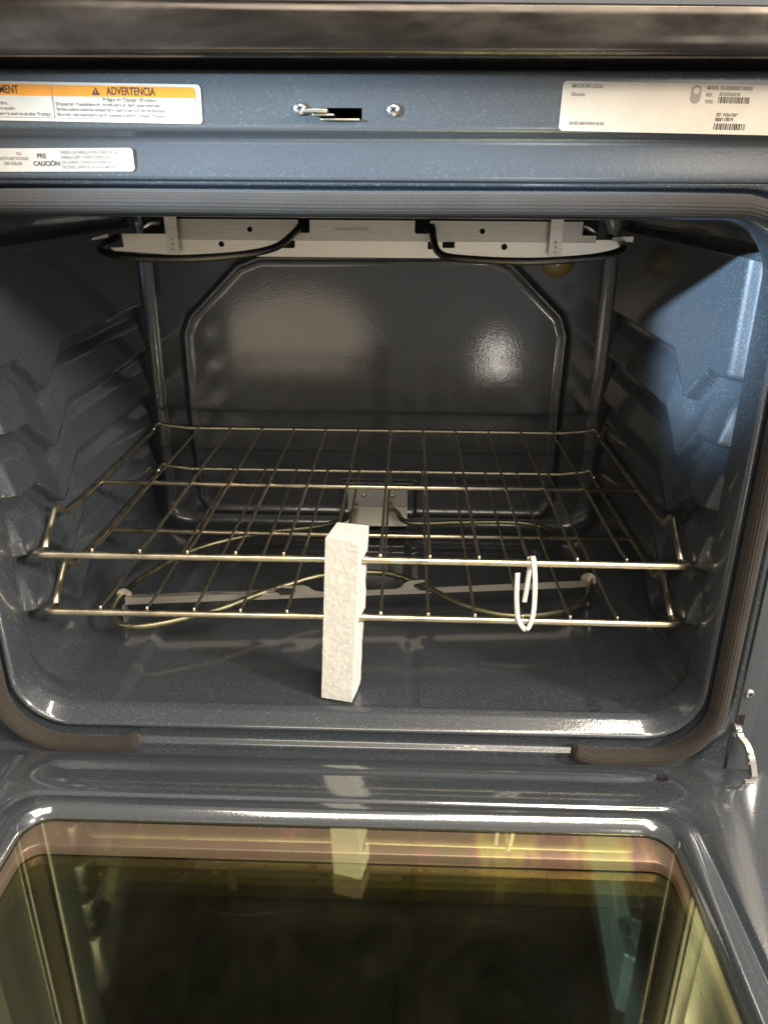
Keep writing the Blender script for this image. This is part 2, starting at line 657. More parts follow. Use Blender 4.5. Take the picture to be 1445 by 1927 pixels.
# face frame round the opening
RINGS = [(-0.0295, A0, ZT, ZB, 0.045), (-0.0330, A0 + 0.0002, ZT + 0.0002, ZB - 0.0008, 0.0455), (-0.0370, A0 + 0.0006, ZT + 0.0006, ZB - 0.0030, 0.046), (-0.0465, A0 + 0.0026, ZT + 0.0022, ZB - 0.0088, 0.048),
         (-0.0488, A0 + 0.0036, ZT + 0.0032, ZB - 0.0101, 0.049), (-0.0500, A0 + 0.0050, ZT + 0.0044, ZB - 0.0112, 0.050), (-0.0503, A0 + 0.0062, ZT + 0.0055, ZB - 0.0124, 0.051), (-0.0497, A0 + 0.0078, ZT + 0.007, ZB - 0.0142, 0.053),
         (-0.0465, A0 + 0.0092, ZT + 0.008, ZB - 0.0160, 0.054), (-0.0462, A0 + 0.012, ZT + 0.010, ZB - 0.019, 0.056), (-0.0462, A0 + 0.0265, ZT + 0.0195, ZB - 0.0262, 0.066),
         (-0.0475, A0 + 0.0285, ZT + 0.0205, ZB - 0.0282, 0.067), (-0.0512, A0 + 0.0298, ZT + 0.0215, ZB - 0.0296, 0.068), (-0.0525, A0 + 0.0318, ZT + 0.0225, ZB - 0.0315, 0.066),
         (-0.0525, A0 + 0.0336, ZT + 0.0240, ZB - 0.036, 0.055), (-0.0525, A0 + 0.0345, ZT + 0.0248, ZB - 0.052, 0.010)]
Q = []
for (y, a, zt, zb, r) in RINGS:
    Q.append([(x, y, z) for x, z in rr_ring(a, zt, zb, r, (60, 14, 40, 14))])
vs_, fs = grid(Q, True)
part(from_pd('opening_flange', vs_, fs, ENAMEL, OV))

# header above the opening (profile swept in X, with the latch slot left out)
HP = [(0.05, 0.3880), (-0.0600, 0.3865), (-0.0628, 0.3855), (-0.0640, 0.3835), (-0.0642, 0.380), (-0.0642, 0.3636), (-0.0642, 0.3566), (-0.0642, 0.3520), (-0.0632, 0.3498), (-0.0605, 0.3482), (-0.0570, 0.3462), (-0.0556, 0.3440),
      (-0.0552, 0.3410), (-0.0556, 0.3290), (-0.0560, 0.3225), (-0.0556, 0.3198), (-0.0540, 0.3188), (-0.0522, 0.3187)]
HXS = [-0.385, -0.30, -0.20, -0.10, -0.0172, 0.0104, 0.10, 0.20, 0.30, 0.385]
rowsH = [[(x, y, z) for x in HXS] for y, z in HP]
vs_, fs = grid(rowsH)
nx = len(HXS)
fs = [f for f in fs if not (f[0] // nx == 5 and f[0] % nx == 4)]
hd = part(from_pd('header_panel', vs_, fs, ENAMEL_FRAME, OV))
vs_, fs = [], []
P0 = [(-0.0172, -0.0642, 0.3566), (0.0104, -0.0642, 0.3566), (0.0104, -0.0642, 0.3636), (-0.0172, -0.0642, 0.3636)]
vs_ = P0 + [(x, 0.0, z) for x, _, z in P0]
part(from_pd('latch_slot', vs_, [(0, 1, 5, 4), (1, 2, 6, 5), (2, 3, 7, 6), (3, 0, 4, 7), (4, 5, 6, 7)], BLACK, OV, False))

# side stiles and what lies beside them
for s in (-1, 1):
    lo, hi = (0.3462, 0.3625) if s > 0 else (-0.3625, -0.3462)
    st = part(box('side_stile', (lo, -0.0545, -0.30), (hi, 0.20, 0.3186), ENAMEL_FRAME, OV, 0.0012, True))
    lo, hi = (0.366, 0.41) if s > 0 else (-0.41, -0.366)
    part(box('side_panel', (lo, -0.040, -0.60), (hi, 0.50, 0.3186), ENAMEL_FRAME, OV, 0.002, True))
part(box('toe_panel', (-0.345, -0.045, -0.60), (0.345, -0.030, -0.196), ENAMEL_FRAME, OV, 0.001))

# control panel above
CP = [(0.0, 0.3905), (-0.078, 0.3905), (-0.0850, 0.3898), (-0.0890, 0.3912), (-0.0905, 0.3945), (-0.0902, 0.402), (-0.0893, 0.4125), (-0.0888, 0.4170), (-0.0875, 0.4186), (-0.085, 0.4194), (0.0, 0.4205)]
vs_, fs = grid([[(x, y, z - (0.0085 * (x - 0.10) if z > 0.41 else 0.0)) for x in np.linspace(-0.385, 0.385, 30)] for y, z in CP])
part(from_pd('control_panel', vs_, fs, PANEL, OV))
part(box('shadow_gap', (-0.38, -0.045, 0.3868), (0.38, -0.03, 0.3904), BLACK, OV))  # black strip stands in for the shade under the control panel

# door seal: ribbed woven rope with an open stretch along the bottom
GA, GT, GB, GR = 0.3275, 0.3045, -0.1715, 0.060
pts = [(0.2035, -0.0560, GB + 0.0050), (0.214, -0.0565, GB + 0.0015), (0.228, -0.0565, GB - 0.0006)]
for k in range(9):
    t = math.radians(-90 + 90 * k / 8)
    pts.append((GA - GR + GR * math.cos(t), -0.0565, GB + GR + GR * math.sin(t)))
pts += [(GA, -0.0565, z) for z in (-0.06, 0.0, 0.06, 0.12, 0.18)]
for k in range(9):
    t = math.radians(90 * k / 8)
    pts.append((GA - GR + GR * math.cos(t), -0.0565, GT - GR + GR * math.sin(t)))
pts += [(x, -0.0565, GT + 0.0006 * math.sin(9 * x)) for x in (0.2, 0.1, 0.0)]
right_half = pts
pts = right_half[:-1] + [right_half[-1]] + [(-x, y, z) for x, y, z in reversed(right_half[:-1])]
path = catmull(pts, 5)
NG = 120


def gsec(t):
    e = 1.0
    edge = min(t, 1 - t)
    if edge < 0.012:
        e = 0.80 + 0.20 * math.sqrt(edge / 0.012)
    out = []
    for k in range(NG):
        a = 2 * math.pi * k / NG
        r = 0.0083 * (1 + 0.020 * math.cos(20 * a) + 0.02 * noise.noise(Vector((t * 90, math.cos(a) * 1.5, math.sin(a) * 1.5)))) * e
        out.append((r * 1.08 * math.cos(a), r * 0.95 * math.sin(a)))
    return out


vs_, fs = sweep(path, gsec, up=Vector((0, 1, 0)))
part(from_pd('door_seal', vs_, fs, GASKET, OV))

# screws and latch on the header
part(screw_head('screw', (-0.0307, -0.0642, 0.3630), (0, -1, 0.1), 0.0040, 0.0030, STEEL, OV))
part(screw_head('screw', (0.0312, -0.0642, 0.3625), (0, -1, 0), 0.0042, 0.0026, STEEL, OV, rot=0.7))
part(screw_head('screw', (0.3525, -0.0545, -0.099), (0, -1, 0), 0.0042, 0.0026, STEEL, OV, rot=1.1))
lt = part(box('door_latch', (-0.0285, -0.0740, 0.3602), (-0.0118, -0.0560, 0.3624), STEEL, OV, 0.0005, True))
box('latch_hook', (-0.0222, -0.0705, 0.3586), (-0.0078, -0.0500, 0.3597), STEEL, lt, 0.0004, True)
box('latch_lip', (-0.0165, -0.0672, 0.3560), (0.0088, -0.0630, 0.3572), STEEL, lt, 0.0004, True)


# ---- stickers
def text_mesh(body, size, cx, cz, align, material, parent, name='lettering', sx=1.0, bold=0.0, y=-0.0006, rot=0.0):
    cu = bpy.data.curves.new('t', 'FONT')
    cu.body = body
    cu.size = size
    cu.align_x = align
    cu.align_y = 'CENTER'
    cu.offset = bold
    cu.space_line = 1.0
    to = bpy.data.objects.new('t', cu)
    COL.objects.link(to)
    dg = bpy.context.evaluated_depsgraph_get()
    me = bpy.data.meshes.new_from_object(to.evaluated_get(dg))
    bpy.data.objects.remove(to)
    cs, sn = math.cos(rot), math.sin(rot)
    for v in me.vertices:
        x, z = v.co.x * sx, v.co.y
        v.co = (cx + x * cs - z * sn, y, cz + x * sn + z * cs)
    return link(name, me, material, parent, False)


def plate(name, poly, material, parent, y, thick):
    return prism(name, poly, (1, 0, 0), (0, 0, 1), (0, y, 0), thick, material, parent)


def sticker(name, origin, rot, poly, material, label):
    o = plate(name, poly, material, OV, -0.0003, 0.0003)
    o.location = Vector(origin) + BASE
    o.rotation_euler = (0, rot, 0)
    o['label'] = label
    return o


# warning sticker: origin at its right end, half height
H = 0.0234
s1 = sticker('sticker', (-0.0960, -0.0642, 0.3652), 0.013, round_poly(-0.290, 0, -H / 2, H / 2, 0.0026), LABEL, 'white warning sticker with orange header band')
plate('orange_band', [(-0.286, 0.0035), (-0.0035, 0.0035), (-0.0035, 0.0083), (-0.0045, 0.0097), (-0.0058, 0.0101), (-0.286, 0.0101)], ORANGE, s1, -0.0005, 0.0002)
bm_lines = [[(-0.286, -0.0097), (-0.0050, -0.0097), (-0.0050, -0.0094), (-0.286, -0.0094)], [(-0.0038, -0.0080), (-0.0035, -0.0080), (-0.0035, 0.0035), (-0.0038, 0.0035)],
            [(-0.0995, -0.0094), (-0.0991, -0.0094), (-0.0991, 0.0101), (-0.0995, 0.0101)]]
for ln in bm_lines:
    plate('border_line', ln, INKG, s1, -0.0007, 0.0001)
text_mesh('ADVERTENCIA', 0.0066, -0.0465, 0.0067, 'CENTER', INK, s1, 'heading', 0.74, 0.00013, -0.0008)
text_mesh('AVERTISSEMENT', 0.0066, -0.1215, 0.0067, 'RIGHT', INK, s1, 'heading', 0.74, 0.00013, -0.0008)
plate('warning_triangle', [(-0.0725, 0.0045), (-0.0673, 0.0045), (-0.0699, 0.0090)], INK, s1, -0.0008, 0.0001)
text_mesh('!', 0.0034, -0.0699, 0.0063, 'CENTER', ORANGE, s1, 'exclamation_mark', 1.0, 0.0001, -0.0010)
es = ['Peligro de Choque Eléctrico', 'Desconecte el suministro de energía antes de darle mantenimiento.', 'Vuelva a colocar todos los componentes y paneles antes de hacerlo funcionar.', 'No seguir estas instrucciones puede ocasionar la muerte o choque eléctrico.']
zz = [0.0019, -0.0012, -0.0043, -0.0074]
text_mesh(es[0], 0.0031, -0.048, zz[0], 'CENTER', INKG, s1, 'lettering', 1.0, 0.00009, -0.0008)
for t_, z_ in zip(es[1:], zz[1:]):
    k_ = 0.079 / 0.09
    text_mesh(t_, 0.0029, -0.0975, z_, 'LEFT', INKG, s1, 'lettering', {-0.0012: 0.885, -0.0043: 0.80, -0.0074: 0.80}[z_], 0.00009, -0.0008)
fr = ['Risque de choc électrique', 'Couper le courant avant tout entretien.', 'Replacer toutes les pièces et panneaux avant de mettre en marche.', "Le non-respect de ces instructions peut causer la mort ou un choc électrique."]
for t_, z_, xr in zip(fr, zz, (-0.142, -0.130, -0.125, -0.1008)):
    text_mesh(t_, 0.0029, xr, z_, 'RIGHT', INKG, s1, 'lettering', 0.85, 0.00009, -0.0008)
text_mesh('9761264 REV A', 0.0021, -0.0018, 0.0, 'CENTER', INKG, s1, 'lettering', 1.0, 0.0, -0.0008, -math.pi / 2)

# caution sticker
s2 = sticker('sticker', (-0.1480, -0.0560, 0.3318), -0.008, round_poly(-0.200, 0, -0.0074, 0.0074, 0.0024), LABEL, 'narrow cream caution sticker below the orange one')
text_mesh('PRE', 0.0042, -0.0640, 0.0024, 'CENTER', INKD, s2, 'heading', 0.95, 0.00012, -0.0008)
text_mesh('CAUCIÓN:', 0.0042, -0.0608, -0.0024, 'CENTER', INKD, s2, 'heading', 0.95, 0.00012, -0.0008)
for t_, z_ in zip(['ENSEÑE LAS PARRILLAS PARA VERIFICAR LA', 'PARRILLA ESTÉ Y OTRAS SUPERFICIES', 'DEL HORNO, CUANDO EL HORNO SE', 'ENCIENDE, ANTES DE LA AUTOLIMPIEZA'], (0.0047, 0.0016, -0.0015, -0.0046)):
    text_mesh(t_, 0.0028, -0.0505, z_, 'LEFT', INKL, s2, 'lettering', 0.72, 0.00009, -0.0008)
for t_, z_, xr in zip(['DU', 'AUTO-NETTOYAGE', 'DES GRILLES'], (0.0040, 0.0009, -0.0022), (-0.078, -0.0735, -0.0785)):
    text_mesh(t_, 0.0027, xr, z_, 'RIGHT', INKL, s2, 'lettering', 0.85, 0.00009, -0.0008)
text_mesh('W10', 0.0017, -0.0024, 0.0010, 'CENTER', INKG, s2, 'lettering', 1.0, 0.0, -0.0008, -math.pi / 2)

# rating plate sticker (its square matrix code is left out)
s3 = sticker('sticker', (0.1408, -0.0642, 0.3652), 0.016, round_poly(0, 0.200, -0.0146, 0.0146, 0.0028), LABEL2, 'cream rating sticker with barcodes')
text_mesh('MADE IN U.S.A.', 0.0032, 0.006, 0.0118, 'LEFT', INKL, s3, 'lettering', 0.95, 0.0001, -0.0008)
text_mesh('Electric', 0.0030, 0.006, 0.0070, 'LEFT', INKL, s3, 'lettering', 1.0, 0.00006, -0.0008)
text_mesh('1234 REV. E000-71/74/147 401-875', 0.0026, 0.006, -0.0100, 'LEFT', INKG, s3, 'lettering', 0.62, 0.00009, -0.0008)
plate('approval_mark', round_poly(0.0830, 0.0895, 0.0030, 0.0135, 0.0031), INKL, s3, -0.0005, 0.0002)
plate('approval_mark', round_poly(0.0842, 0.0883, 0.0086, 0.0125, 0.0019), LABEL2, s3, -0.0007, 0.0001)
text_mesh('MODEL', 0.0028, 0.0930, 0.0122, 'LEFT', INKL, s3, 'lettering', 0.8, 0.0001, -0.0008)
text_mesh('NO.', 0.0028, 0.0930, 0.0082, 'LEFT', INKL, s3, 'lettering', 0.8, 0.0001, -0.0008)
text_mesh('TYPE', 0.0028, 0.0930, 0.0042, 'LEFT', INKL, s3, 'lettering', 0.8, 0.0001, -0.0008)
text_mesh('SE-R2000X 00001', 0.0030, 0.1015, 0.0122, 'LEFT', INKL, s3, 'lettering', 0.95, 0.0001, -0.0008)
text_mesh('RY1372102 00', 0.0026, 0.1015, 0.0086, 'LEFT', INKL, s3, 'lettering', 0.85, 0.0001, -0.0008)
text_mesh('SER. R03617069', 0.0027, 0.1015, -0.0032, 'LEFT', INKG, s3, 'lettering', 0.78, 0.0001, -0.0008)
text_mesh('R03617069', 0.0029, 0.1015, -0.0060, 'LEFT', INKD, s3, 'lettering', 0.85, 0.0001, -0.0008)
for z0_, z1_, m_ in ((0.0035, 0.0072, INKL), (-0.0120, -0.0082, INKG)):
    bm = bmesh.new()
    x_ = 0.1010
    while x_ < 0.1212:
        w_ = random.choice((0.0003, 0.0003, 0.0006, 0.0009))
        c = bmesh.ops.create_cube(bm, size=1)
        for v in c['verts']:
            v.co = Vector((x_ + w_ / 2 + v.co.x * w_, -0.0005 + v.co.y * 0.0002, (z0_ + z1_) / 2 + v.co.z * (z1_ - z0_)))
        x_ += w_ + random.choice((0.0003, 0.0003, 0.0006))
    me = bpy.data.meshes.new('barcode')
    bm.to_mesh(me)
    bm.free()
    link('barcode', me, m_, s3, False)

# ---- broil element under the ceiling
YB = 0.20
bro_pts_l = [(-0.262, 0.215, 0.2640), (-0.270, 0.195, 0.2585), (-0.258, 0.155, 0.2550), (-0.225, 0.122, 0.2525), (-0.170, 0.112, 0.2520), (-0.115, 0.122, 0.2550), (-0.085, 0.145, 0.2605), (-0.072, 0.180, 0.2710), (-0.068, 0.215, 0.2775), (-0.066, 0.30, 0.2780)]
bro_pts_r = [(0.064, 0.30, 0.2780), (0.066, 0.205, 0.2775), (0.067, 0.182, 0.2680), (0.072, 0.155, 0.2560), (0.090, 0.130, 0.2530), (0.150, 0.115, 0.2520), (0.205, 0.122, 0.2545), (0.242, 0.152, 0.2580), (0.258, 0.195, 0.2625), (0.256, 0.25, 0.2660)]
be = part(tube('broil_element', catmull(bro_pts_l, 6), 0.0035, TUBE_B, OV, 12))
tube('heater_loop', catmull(bro_pts_r, 6), 0.0035, TUBE_B, be, 12)
zt_, zm_, zb_ = 0.2830, 0.2630, 0.2470


def hole(cx, cz, r, n=10):
    return [(cx + r * math.cos(2 * math.pi * k / n), cz + r * math.sin(2 * math.pi * k / n)) for k in range(n)]


up_out = [(-0.205, zm_), (0.232, zm_), (0.232, 0.2700), (0.218, 0.2700), (0.218, zt_), (0.0640, zt_), (0.0640, 0.2720), (0.0615, 0.2705), (0.0500, 0.2705), (0.0485, 0.2720), (0.0485, zt_), (-0.0585, zt_), (-0.0585, 0.2720), (-0.0600, 0.2705), (-0.0690, 0.2705), (-0.0705, 0.2720), (-0.0705, zt_), (-0.205, zt_)]
lo_out = [(-0.262, 0.2515), (-0.200, 0.2478), (-0.10, zb_), (0.10, zb_), (0.20, 0.2490), (0.258, 0.2535), (0.258, zm_ + 0.003), (0.232, zm_ + 0.003), (0.232, zm_), (0.0895, zm_), (0.0895, 0.2570), (0.0770, 0.2570), (0.0770, zm_), (0.0720, zm_), (0.0720, 0.2555), (0.0620, 0.2555), (0.0620, zm_), (-0.0740, zm_), (-0.0740, 0.2570), (-0.0760, 0.2555), (-0.0860, 0.2555), (-0.0875, 0.2570), (-0.0875, zm_), (-0.205, zm_), (-0.205, zm_ + 0.0055), (-0.252, zm_ + 0.0055), (-0.252, zm_ - 0.0080), (-0.266, zm_ - 0.0085)]
rs = prism('support_strip', up_out, (1, 0, 0), (0, 0.12, 1), (0, YB - 0.12 * zm_, 0), -0.0008, ALU, be, [hole(-0.1200, 0.2735, 0.0028), hole(0.1170, 0.2735, 0.0028)])
rs2 = prism('support_strip', lo_out, (1, 0, 0), (0, -0.10, 1), (0, YB + 0.10 * zm_, 0), -0.0008, ALU, be, [hole(-0.1500, 0.2590, 0.0030), hole(0.1400, 0.2585, 0.0032)])
box('backing_plate', (-0.24, YB + 0.03, 0.249), (0.24, YB + 0.032, 0.288), BLACK, be)
for xs_ in (-0.198, 0.190):
    sw = 0.0062
    st = prism('hanger_strap', round_poly(xs_ - sw, xs_ + sw, 0.2490, 0.3000, 0.0012), (1, 0, 0), (0, 0, 1), (0, YB - 0.0085, 0), 0.001, ALU, be,
               [hole(xs_, 0.2545, 0.0011, 8), hole(xs_ + 0.0004, 0.2592, 0.0011, 8), hole(xs_, 0.2640, 0.0011, 8)])
prism('end_clip', [(-0.279, 0.2625), (-0.262, 0.2655), (-0.262, 0.2690), (-0.279, 0.2645)], (1, 0, 0), (0, 0, 1), (0, YB - 0.012, 0), 0.001, ALU, be)
prism('end_clip', [(0.247, 0.2655), (0.268, 0.2645), (0.268, 0.2700), (0.247, 0.2690)], (1, 0, 0), (0, 0, 1), (0, YB - 0.004, 0), 0.001, ALU, be)
for sx_ in (-1, 1):
    tube('sensor_clip', catmull([(sx_ * 0.215, YB + 0.01, 0.2790), (sx_ * 0.222, YB + 0.004, 0.2785), (sx_ * 0.228, YB + 0.002, 0.2755), (sx_ * 0.233, YB + 0.006, 0.2735)], 4), 0.0024, STEEL, be, 8)
text_mesh('Do not remove with hot 6/0', 0.0040, -0.016, 0.2748, 'CENTER', INKL, be, 'stamped_lettering', 0.75, 0.0, YB - 0.0030)

# oven lamp
prof = [(0.0001, -0.012), (0.010, -0.0115), (0.016, -0.009), (0.0195, -0.004), (0.0205, 0.0), (0.0225, 0.001), (0.0225, 0.004)]
rowsL = [[(0.2395 + p * math.cos(2 * math.pi * k / 28), BACK - 0.002 + y, 0.2245 + p * math.sin(2 * math.pi * k / 28)) for k in range(28)] for p, y in prof]
vs_, fs = grid(rowsL, True)
part(from_pd('oven_lamp', vs_, fs, AMBER, OV))

# ---- bake element above the floor
ZE = -0.119
bk = [(-0.030, 0.432, -0.128), (-0.033, 0.405, -0.122), (-0.042, 0.365, ZE), (-0.080, 0.338, ZE), (-0.157, 0.3100, ZE), (-0.224, 0.262, ZE), (-0.262, 0.195, ZE), (-0.278, 0.145, ZE), (-0.2795, 0.105, ZE), (-0.262, 0.076, ZE), (-0.2300, 0.070, ZE),
      (-0.167, 0.104, ZE), (-0.125, 0.143, ZE), (-0.091, 0.171, ZE), (-0.058, 0.193, ZE), (-0.010, 0.204, ZE), (0.028, 0.201, ZE), (0.063, 0.178, ZE), (0.110, 0.130, ZE), (0.161, 0.108, ZE), (0.215, 0.118, ZE), (0.250, 0.145, ZE), (0.263, 0.180, ZE),
      (0.268, 0.225, ZE), (0.262, 0.290, ZE), (0.240, 0.345, ZE), (0.200, 0.365, ZE), (0.120, 0.362, ZE), (0.060, 0.356, ZE), (0.040, 0.368, -0.119), (0.033, 0.395, -0.119), (0.026, 0.410, -0.121), (0.022, 0.432, -0.126)]
bake = part(tube('bake_element', catmull(bk, 6), 0.0035, TUBE_L, OV, 12))
# its notched support strip, in the vertical plane through both ends
e0 = Vector((-0.272, 0.128, 0)); e1 = Vector((0.262, 0.190, 0))
dirv = (e1 - e0).normalized(); Ls = (e1 - e0).length


def s_of(x):
    return (x + 0.272) / (e1.x - e0.x) * Ls


zlo, zhi = -0.1262, -0.1172
so = [(0, zlo), (s_of(0.240), zlo + 0.001), (s_of(0.262), zlo + 0.002), (s_of(0.262), zhi + 0.001), (s_of(0.075), zhi - 0.001), (s_of(0.0715), zhi - 0.0045), (s_of(0.064), zhi - 0.0050), (s_of(0.0545), zhi + 0.0010), (s_of(0.0560), zhi + 0.0045), (s_of(0.068), zhi + 0.0070), (s_of(0.0680), zhi + 0.0095), (s_of(0.050), zhi + 0.0090),
      (s_of(0.0445), zhi + 0.0060), (s_of(0.0405), zhi + 0.0010), (s_of(0.034), zhi - 0.0012), (s_of(-0.050), zhi - 0.0015), (s_of(-0.060), zhi + 0.0005), (s_of(-0.066), zhi + 0.0055), (s_of(-0.072), zhi + 0.0080), (s_of(-0.098), zhi + 0.0080), (s_of(-0.099), zhi + 0.0062), (s_of(-0.083), zhi + 0.0042), (s_of(-0.080), zhi + 0.0010), (s_of(-0.086), zhi - 0.0040), (s_of(-0.098), zhi - 0.0040), (s_of(-0.102), zhi - 0.0005), (0, zhi)]
prism('support_strip', so, dirv, (0, 0, 1), e0, 0.0012, ALU, bake)
so2 = [(0, 0), (s_of(-0.105), 0), (s_of(-0.105), 0.004), (0, 0.004)]
prism('strip_flange', so2, dirv, (0, 1, 0), e0 + Vector((0, 0.0016, zhi - 0.0004)), 0.0010, ALU, bake)
box('strip_foot', (-0.2745, 0.122, -0.1480), (-0.2725, 0.134, zlo), ALU, bake)
box('strip_foot', (0.2630, 0.184, -0.1480), (0.2650, 0.196, zlo + 0.003), ALU, bake)
for cx_, cy_ in ((-0.2745, 0.134), (0.2640, 0.196)):
    c_pts = [(cx_ - 0.0055, cy_ - 0.001, ZE - 0.002), (cx_ - 0.005, cy_, ZE + 0.0035), (cx_, cy_ + 0.001, ZE + 0.0052), (cx_ + 0.005, cy_, ZE + 0.0032), (cx_ + 0.006, cy_ - 0.001, ZE - 0.004)]
    vs_, fs = sweep(catmull(c_pts, 4), [(-0.0005, -0.0035), (0.0005, -0.0035), (0.0005, 0.0035), (-0.0005, 0.0035)], up=Vector((0, 0, 1)))
    from_pd('tube_clip', vs_, fs, ALU, bake, False)
# terminal plate on the back wall: upright half and half bent forward
yp = BACK - 0.0075
vs_ = [(-0.0415, yp, -0.0990), (0.0470, yp, -0.0985), (0.0470, yp - 0.001, -0.1290), (-0.0415, yp - 0.001, -0.1300), (0.0470, yp - 0.020, -0.1520), (-0.0415, yp - 0.020, -0.1530)]
tp = from_pd('terminal_plate', vs_, [(0, 1, 2, 3), (3, 2, 4, 5)], STEEL, bake, False)
sol = tp.modifiers.new('thickness', 'SOLIDIFY')
sol.thickness = 0.001
screw_head('terminal_screw', (-0.0185, yp - 0.001, -0.1115), (0.1, -1, 0.2), 0.0036, 0.0028, STEEL, bake)
screw_head('terminal_screw', (0.0245, yp - 0.001, -0.1115), (0.1, -1, 0.2), 0.0036, 0.0028, STEEL, bake)

# ---- door, folded down in front of the opening
ZD = -0.163


def door_ring(a, yr, yf, r, z):
    """loop in X-Y: rear edge yr (towards the oven), front edge yf"""
    return [(x, y, z) for x, y in rr_ring(a, yr, yf, r, (70, 14, 50, 14))]


def add(a, yr, z, r):
    return door_ring(a, yr, -0.62 + (0.3705 - a), r, z)


DR = [add(0.3685, -0.0765, -0.195, 0.004), add(0.3690, -0.0760, -0.170, 0.004), add(0.3680, -0.0768, -0.1645, 0.004), add(0.3660, -0.0788, ZD, 0.004),
      add(0.3200, -0.1150, ZD, 0.010), add(0.2935, -0.1270, ZD, 0.026), add(0.2905, -0.1290, ZD - 0.0008, 0.027), add(0.2875, -0.1302, ZD - 0.0022, 0.028), add(0.2845, -0.1316, ZD - 0.0022, 0.028),
      add(0.2815, -0.1335, ZD - 0.0003, 0.028), add(0.2790, -0.1352, ZD + 0.0018, 0.028), add(0.2765, -0.1372, ZD + 0.0028, 0.027), add(0.2700, -0.1430, ZD + 0.0030, 0.026), add(0.2675, -0.1455, ZD + 0.0022, 0.025), add(0.2655, -0.1478, ZD + 0.0002, 0.024),
      add(0.2638, -0.1502, ZD - 0.0025, 0.023), add(0.2626, -0.1522, ZD - 0.0050, 0.022), add(0.2622, -0.1526, ZD - 0.0066, 0.022)]
vs_, fs = grid(DR, True)
door = part(from_pd('door', vs_, fs, ENAMEL_DOOR, OV))
door['label'] = 'open oven door with enamelled inner panel'
# pressed stiffening bead near the hinge edge
rowsB = []
for i, x in enumerate(np.linspace(-0.272, 0.268, 80)):
    e = min(1, (x + 0.272) / 0.02, (0.268 - x) / 0.02)
    e = max(0.0, e) ** 0.5
    rowsB.append([(x, -0.0920 + 0.0105 * u * (0.35 + 0.65 * e), ZD - 0.0002 + 0.0030 * e * (math.cos(math.pi * u / 2) ** 2)) for u in np.linspace(-1, 1, 13)])
vs_, fs = grid(rowsB)
from_pd('pressed_bead', vs_, fs, ENAMEL_DOOR, door)
rowsB = []
for i, y in enumerate(np.linspace(-0.60, -0.085, 40)):
    rowsB.append([(-0.302 + 0.006 * u, y, ZD - 0.0002 + 0.0012 * (math.cos(math.pi * u / 2) ** 2)) for u in np.linspace(-1, 1, 9)])
vs_, fs = grid(rowsB)
from_pd('pressed_bead', vs_, fs, ENAMEL_DOOR, door)
rowsD = [[(0.2735 + p * math.cos(2 * math.pi * k / 16), -0.0935 + p * math.sin(2 * math.pi * k / 16), ZD + h) for k in range(16)] for p, h in ((0.0052, 0.0001), (0.0048, 0.0006), (0.0040, 0.0007), (0.0034, 0.0003), (0.0001, 0.0002))]
vs_, fs = grid(rowsD, True)
from_pd('drain_dimple', vs_, fs, BLACK, door)


def pane(name, a, yr, z, material, r):
    poly = [(x, y) for x, y in rr_ring(a, yr, -0.60, r, (4, 8, 4, 8))]
    return prism(name, poly, (1, 0, 0), (0, 1, 0), (0, 0, z), 0.0004, material, door)


pane('window_pane', 0.2618, -0.1530, ZD - 0.0070, GLASS1, 0.022)
pane('window_pane', 0.2600, -0.1560, ZD - 0.0215, GLASS2, 0.020)
pane('outer_glass', 0.2900, -0.1300, ZD - 0.0400, OUTER, 0.020)


def spacer(name, a_o, yr_o, a_i, yr_i, z, dz, r_o, r_i, material):
    """flat retainer ring with a turned-down inner edge"""
    rg = [add(a_o, yr_o, z, r_o), add(a_i + 0.0012, yr_i + 0.0012, z, r_i + 0.001), add(a_i, yr_i, z - 0.0012, r_i), add(a_i, yr_i, z - dz, r_i)]
    vs__, fs_ = grid(rg, True)
    return from_pd(name, vs__, fs_, material, door)


spacer('glass_retainer', 0.2750, -0.1400, 0.2575, -0.1770, ZD - 0.0100, 0.0100, 0.02, 0.016, SPACER)
spacer('glass_retainer', 0.2750, -0.1400, 0.2560, -0.1960, ZD - 0.0245, 0.0140, 0.02, 0.014, SPACER)
vs_, fs = grid([add(0.2622, -0.1526, ZD - 0.0066, 0.022), add(0.2660, -0.150, ZD - 0.0400, 0.022)], True)
from_pd('window_well', vs_, fs, OUTER, door)

# hinge arm on the right
hpts = fillet([(0.3490, -0.040, -0.1300), (0.3482, -0.0580, -0.1370), (0.3490, -0.0630, -0.1410), (0.3518, -0.0700, -0.1425), (0.3535, -0.0780, -0.1485), (0.3555, -0.0830, -0.1590), (0.3560, -0.0880, -0.1690)], 0.004)
vs_, fs = sweep(hpts, [(-0.0026, -0.0024), (0.0026, -0.0024), (0.0030, 0), (0.0026, 0.0024), (-0.0026, 0.0024), (-0.0030, 0)], up=Vector((1, 0, 0)))
hg = part(from_pd('hinge_arm', vs_, fs, STEEL, OV, False))
vs_, fs = sweep([(0.3472 + 0.0030 * math.cos(t), -0.0600 - 0.002 * math.sin(t), -0.1385 + 0.0042 * math.sin(t)) for t in np.linspace(0, 2 * math.pi, 18, endpoint=False)], circle(0.0016, 8), closed=True)
from_pd('hinge_roller', vs_, fs, STEEL, hg)
for zz_, yy_ in ((-0.1470, -0.0775), (-0.1500, -0.0785), (-0.1540, -0.0810)):
    rowsR = [[(0.3500 + u, yy_ + p * math.cos(2 * math.pi * k / 12), zz_ + p * math.sin(2 * math.pi * k / 12)) for k in range(12)] for u, p in ((0, 0.0001), (0, 0.0019), (0.0068, 0.0019), (0.0068, 0.0001))]
    vs_, fs = grid(rowsR, True)
    from_pd('hinge_pin', vs_, fs, STEEL, hg)
box('hinge_tab', (0.3440, -0.0965, ZD), (0.3520, -0.0925, ZD + 0.0012), STEEL, hg, 0.0004)
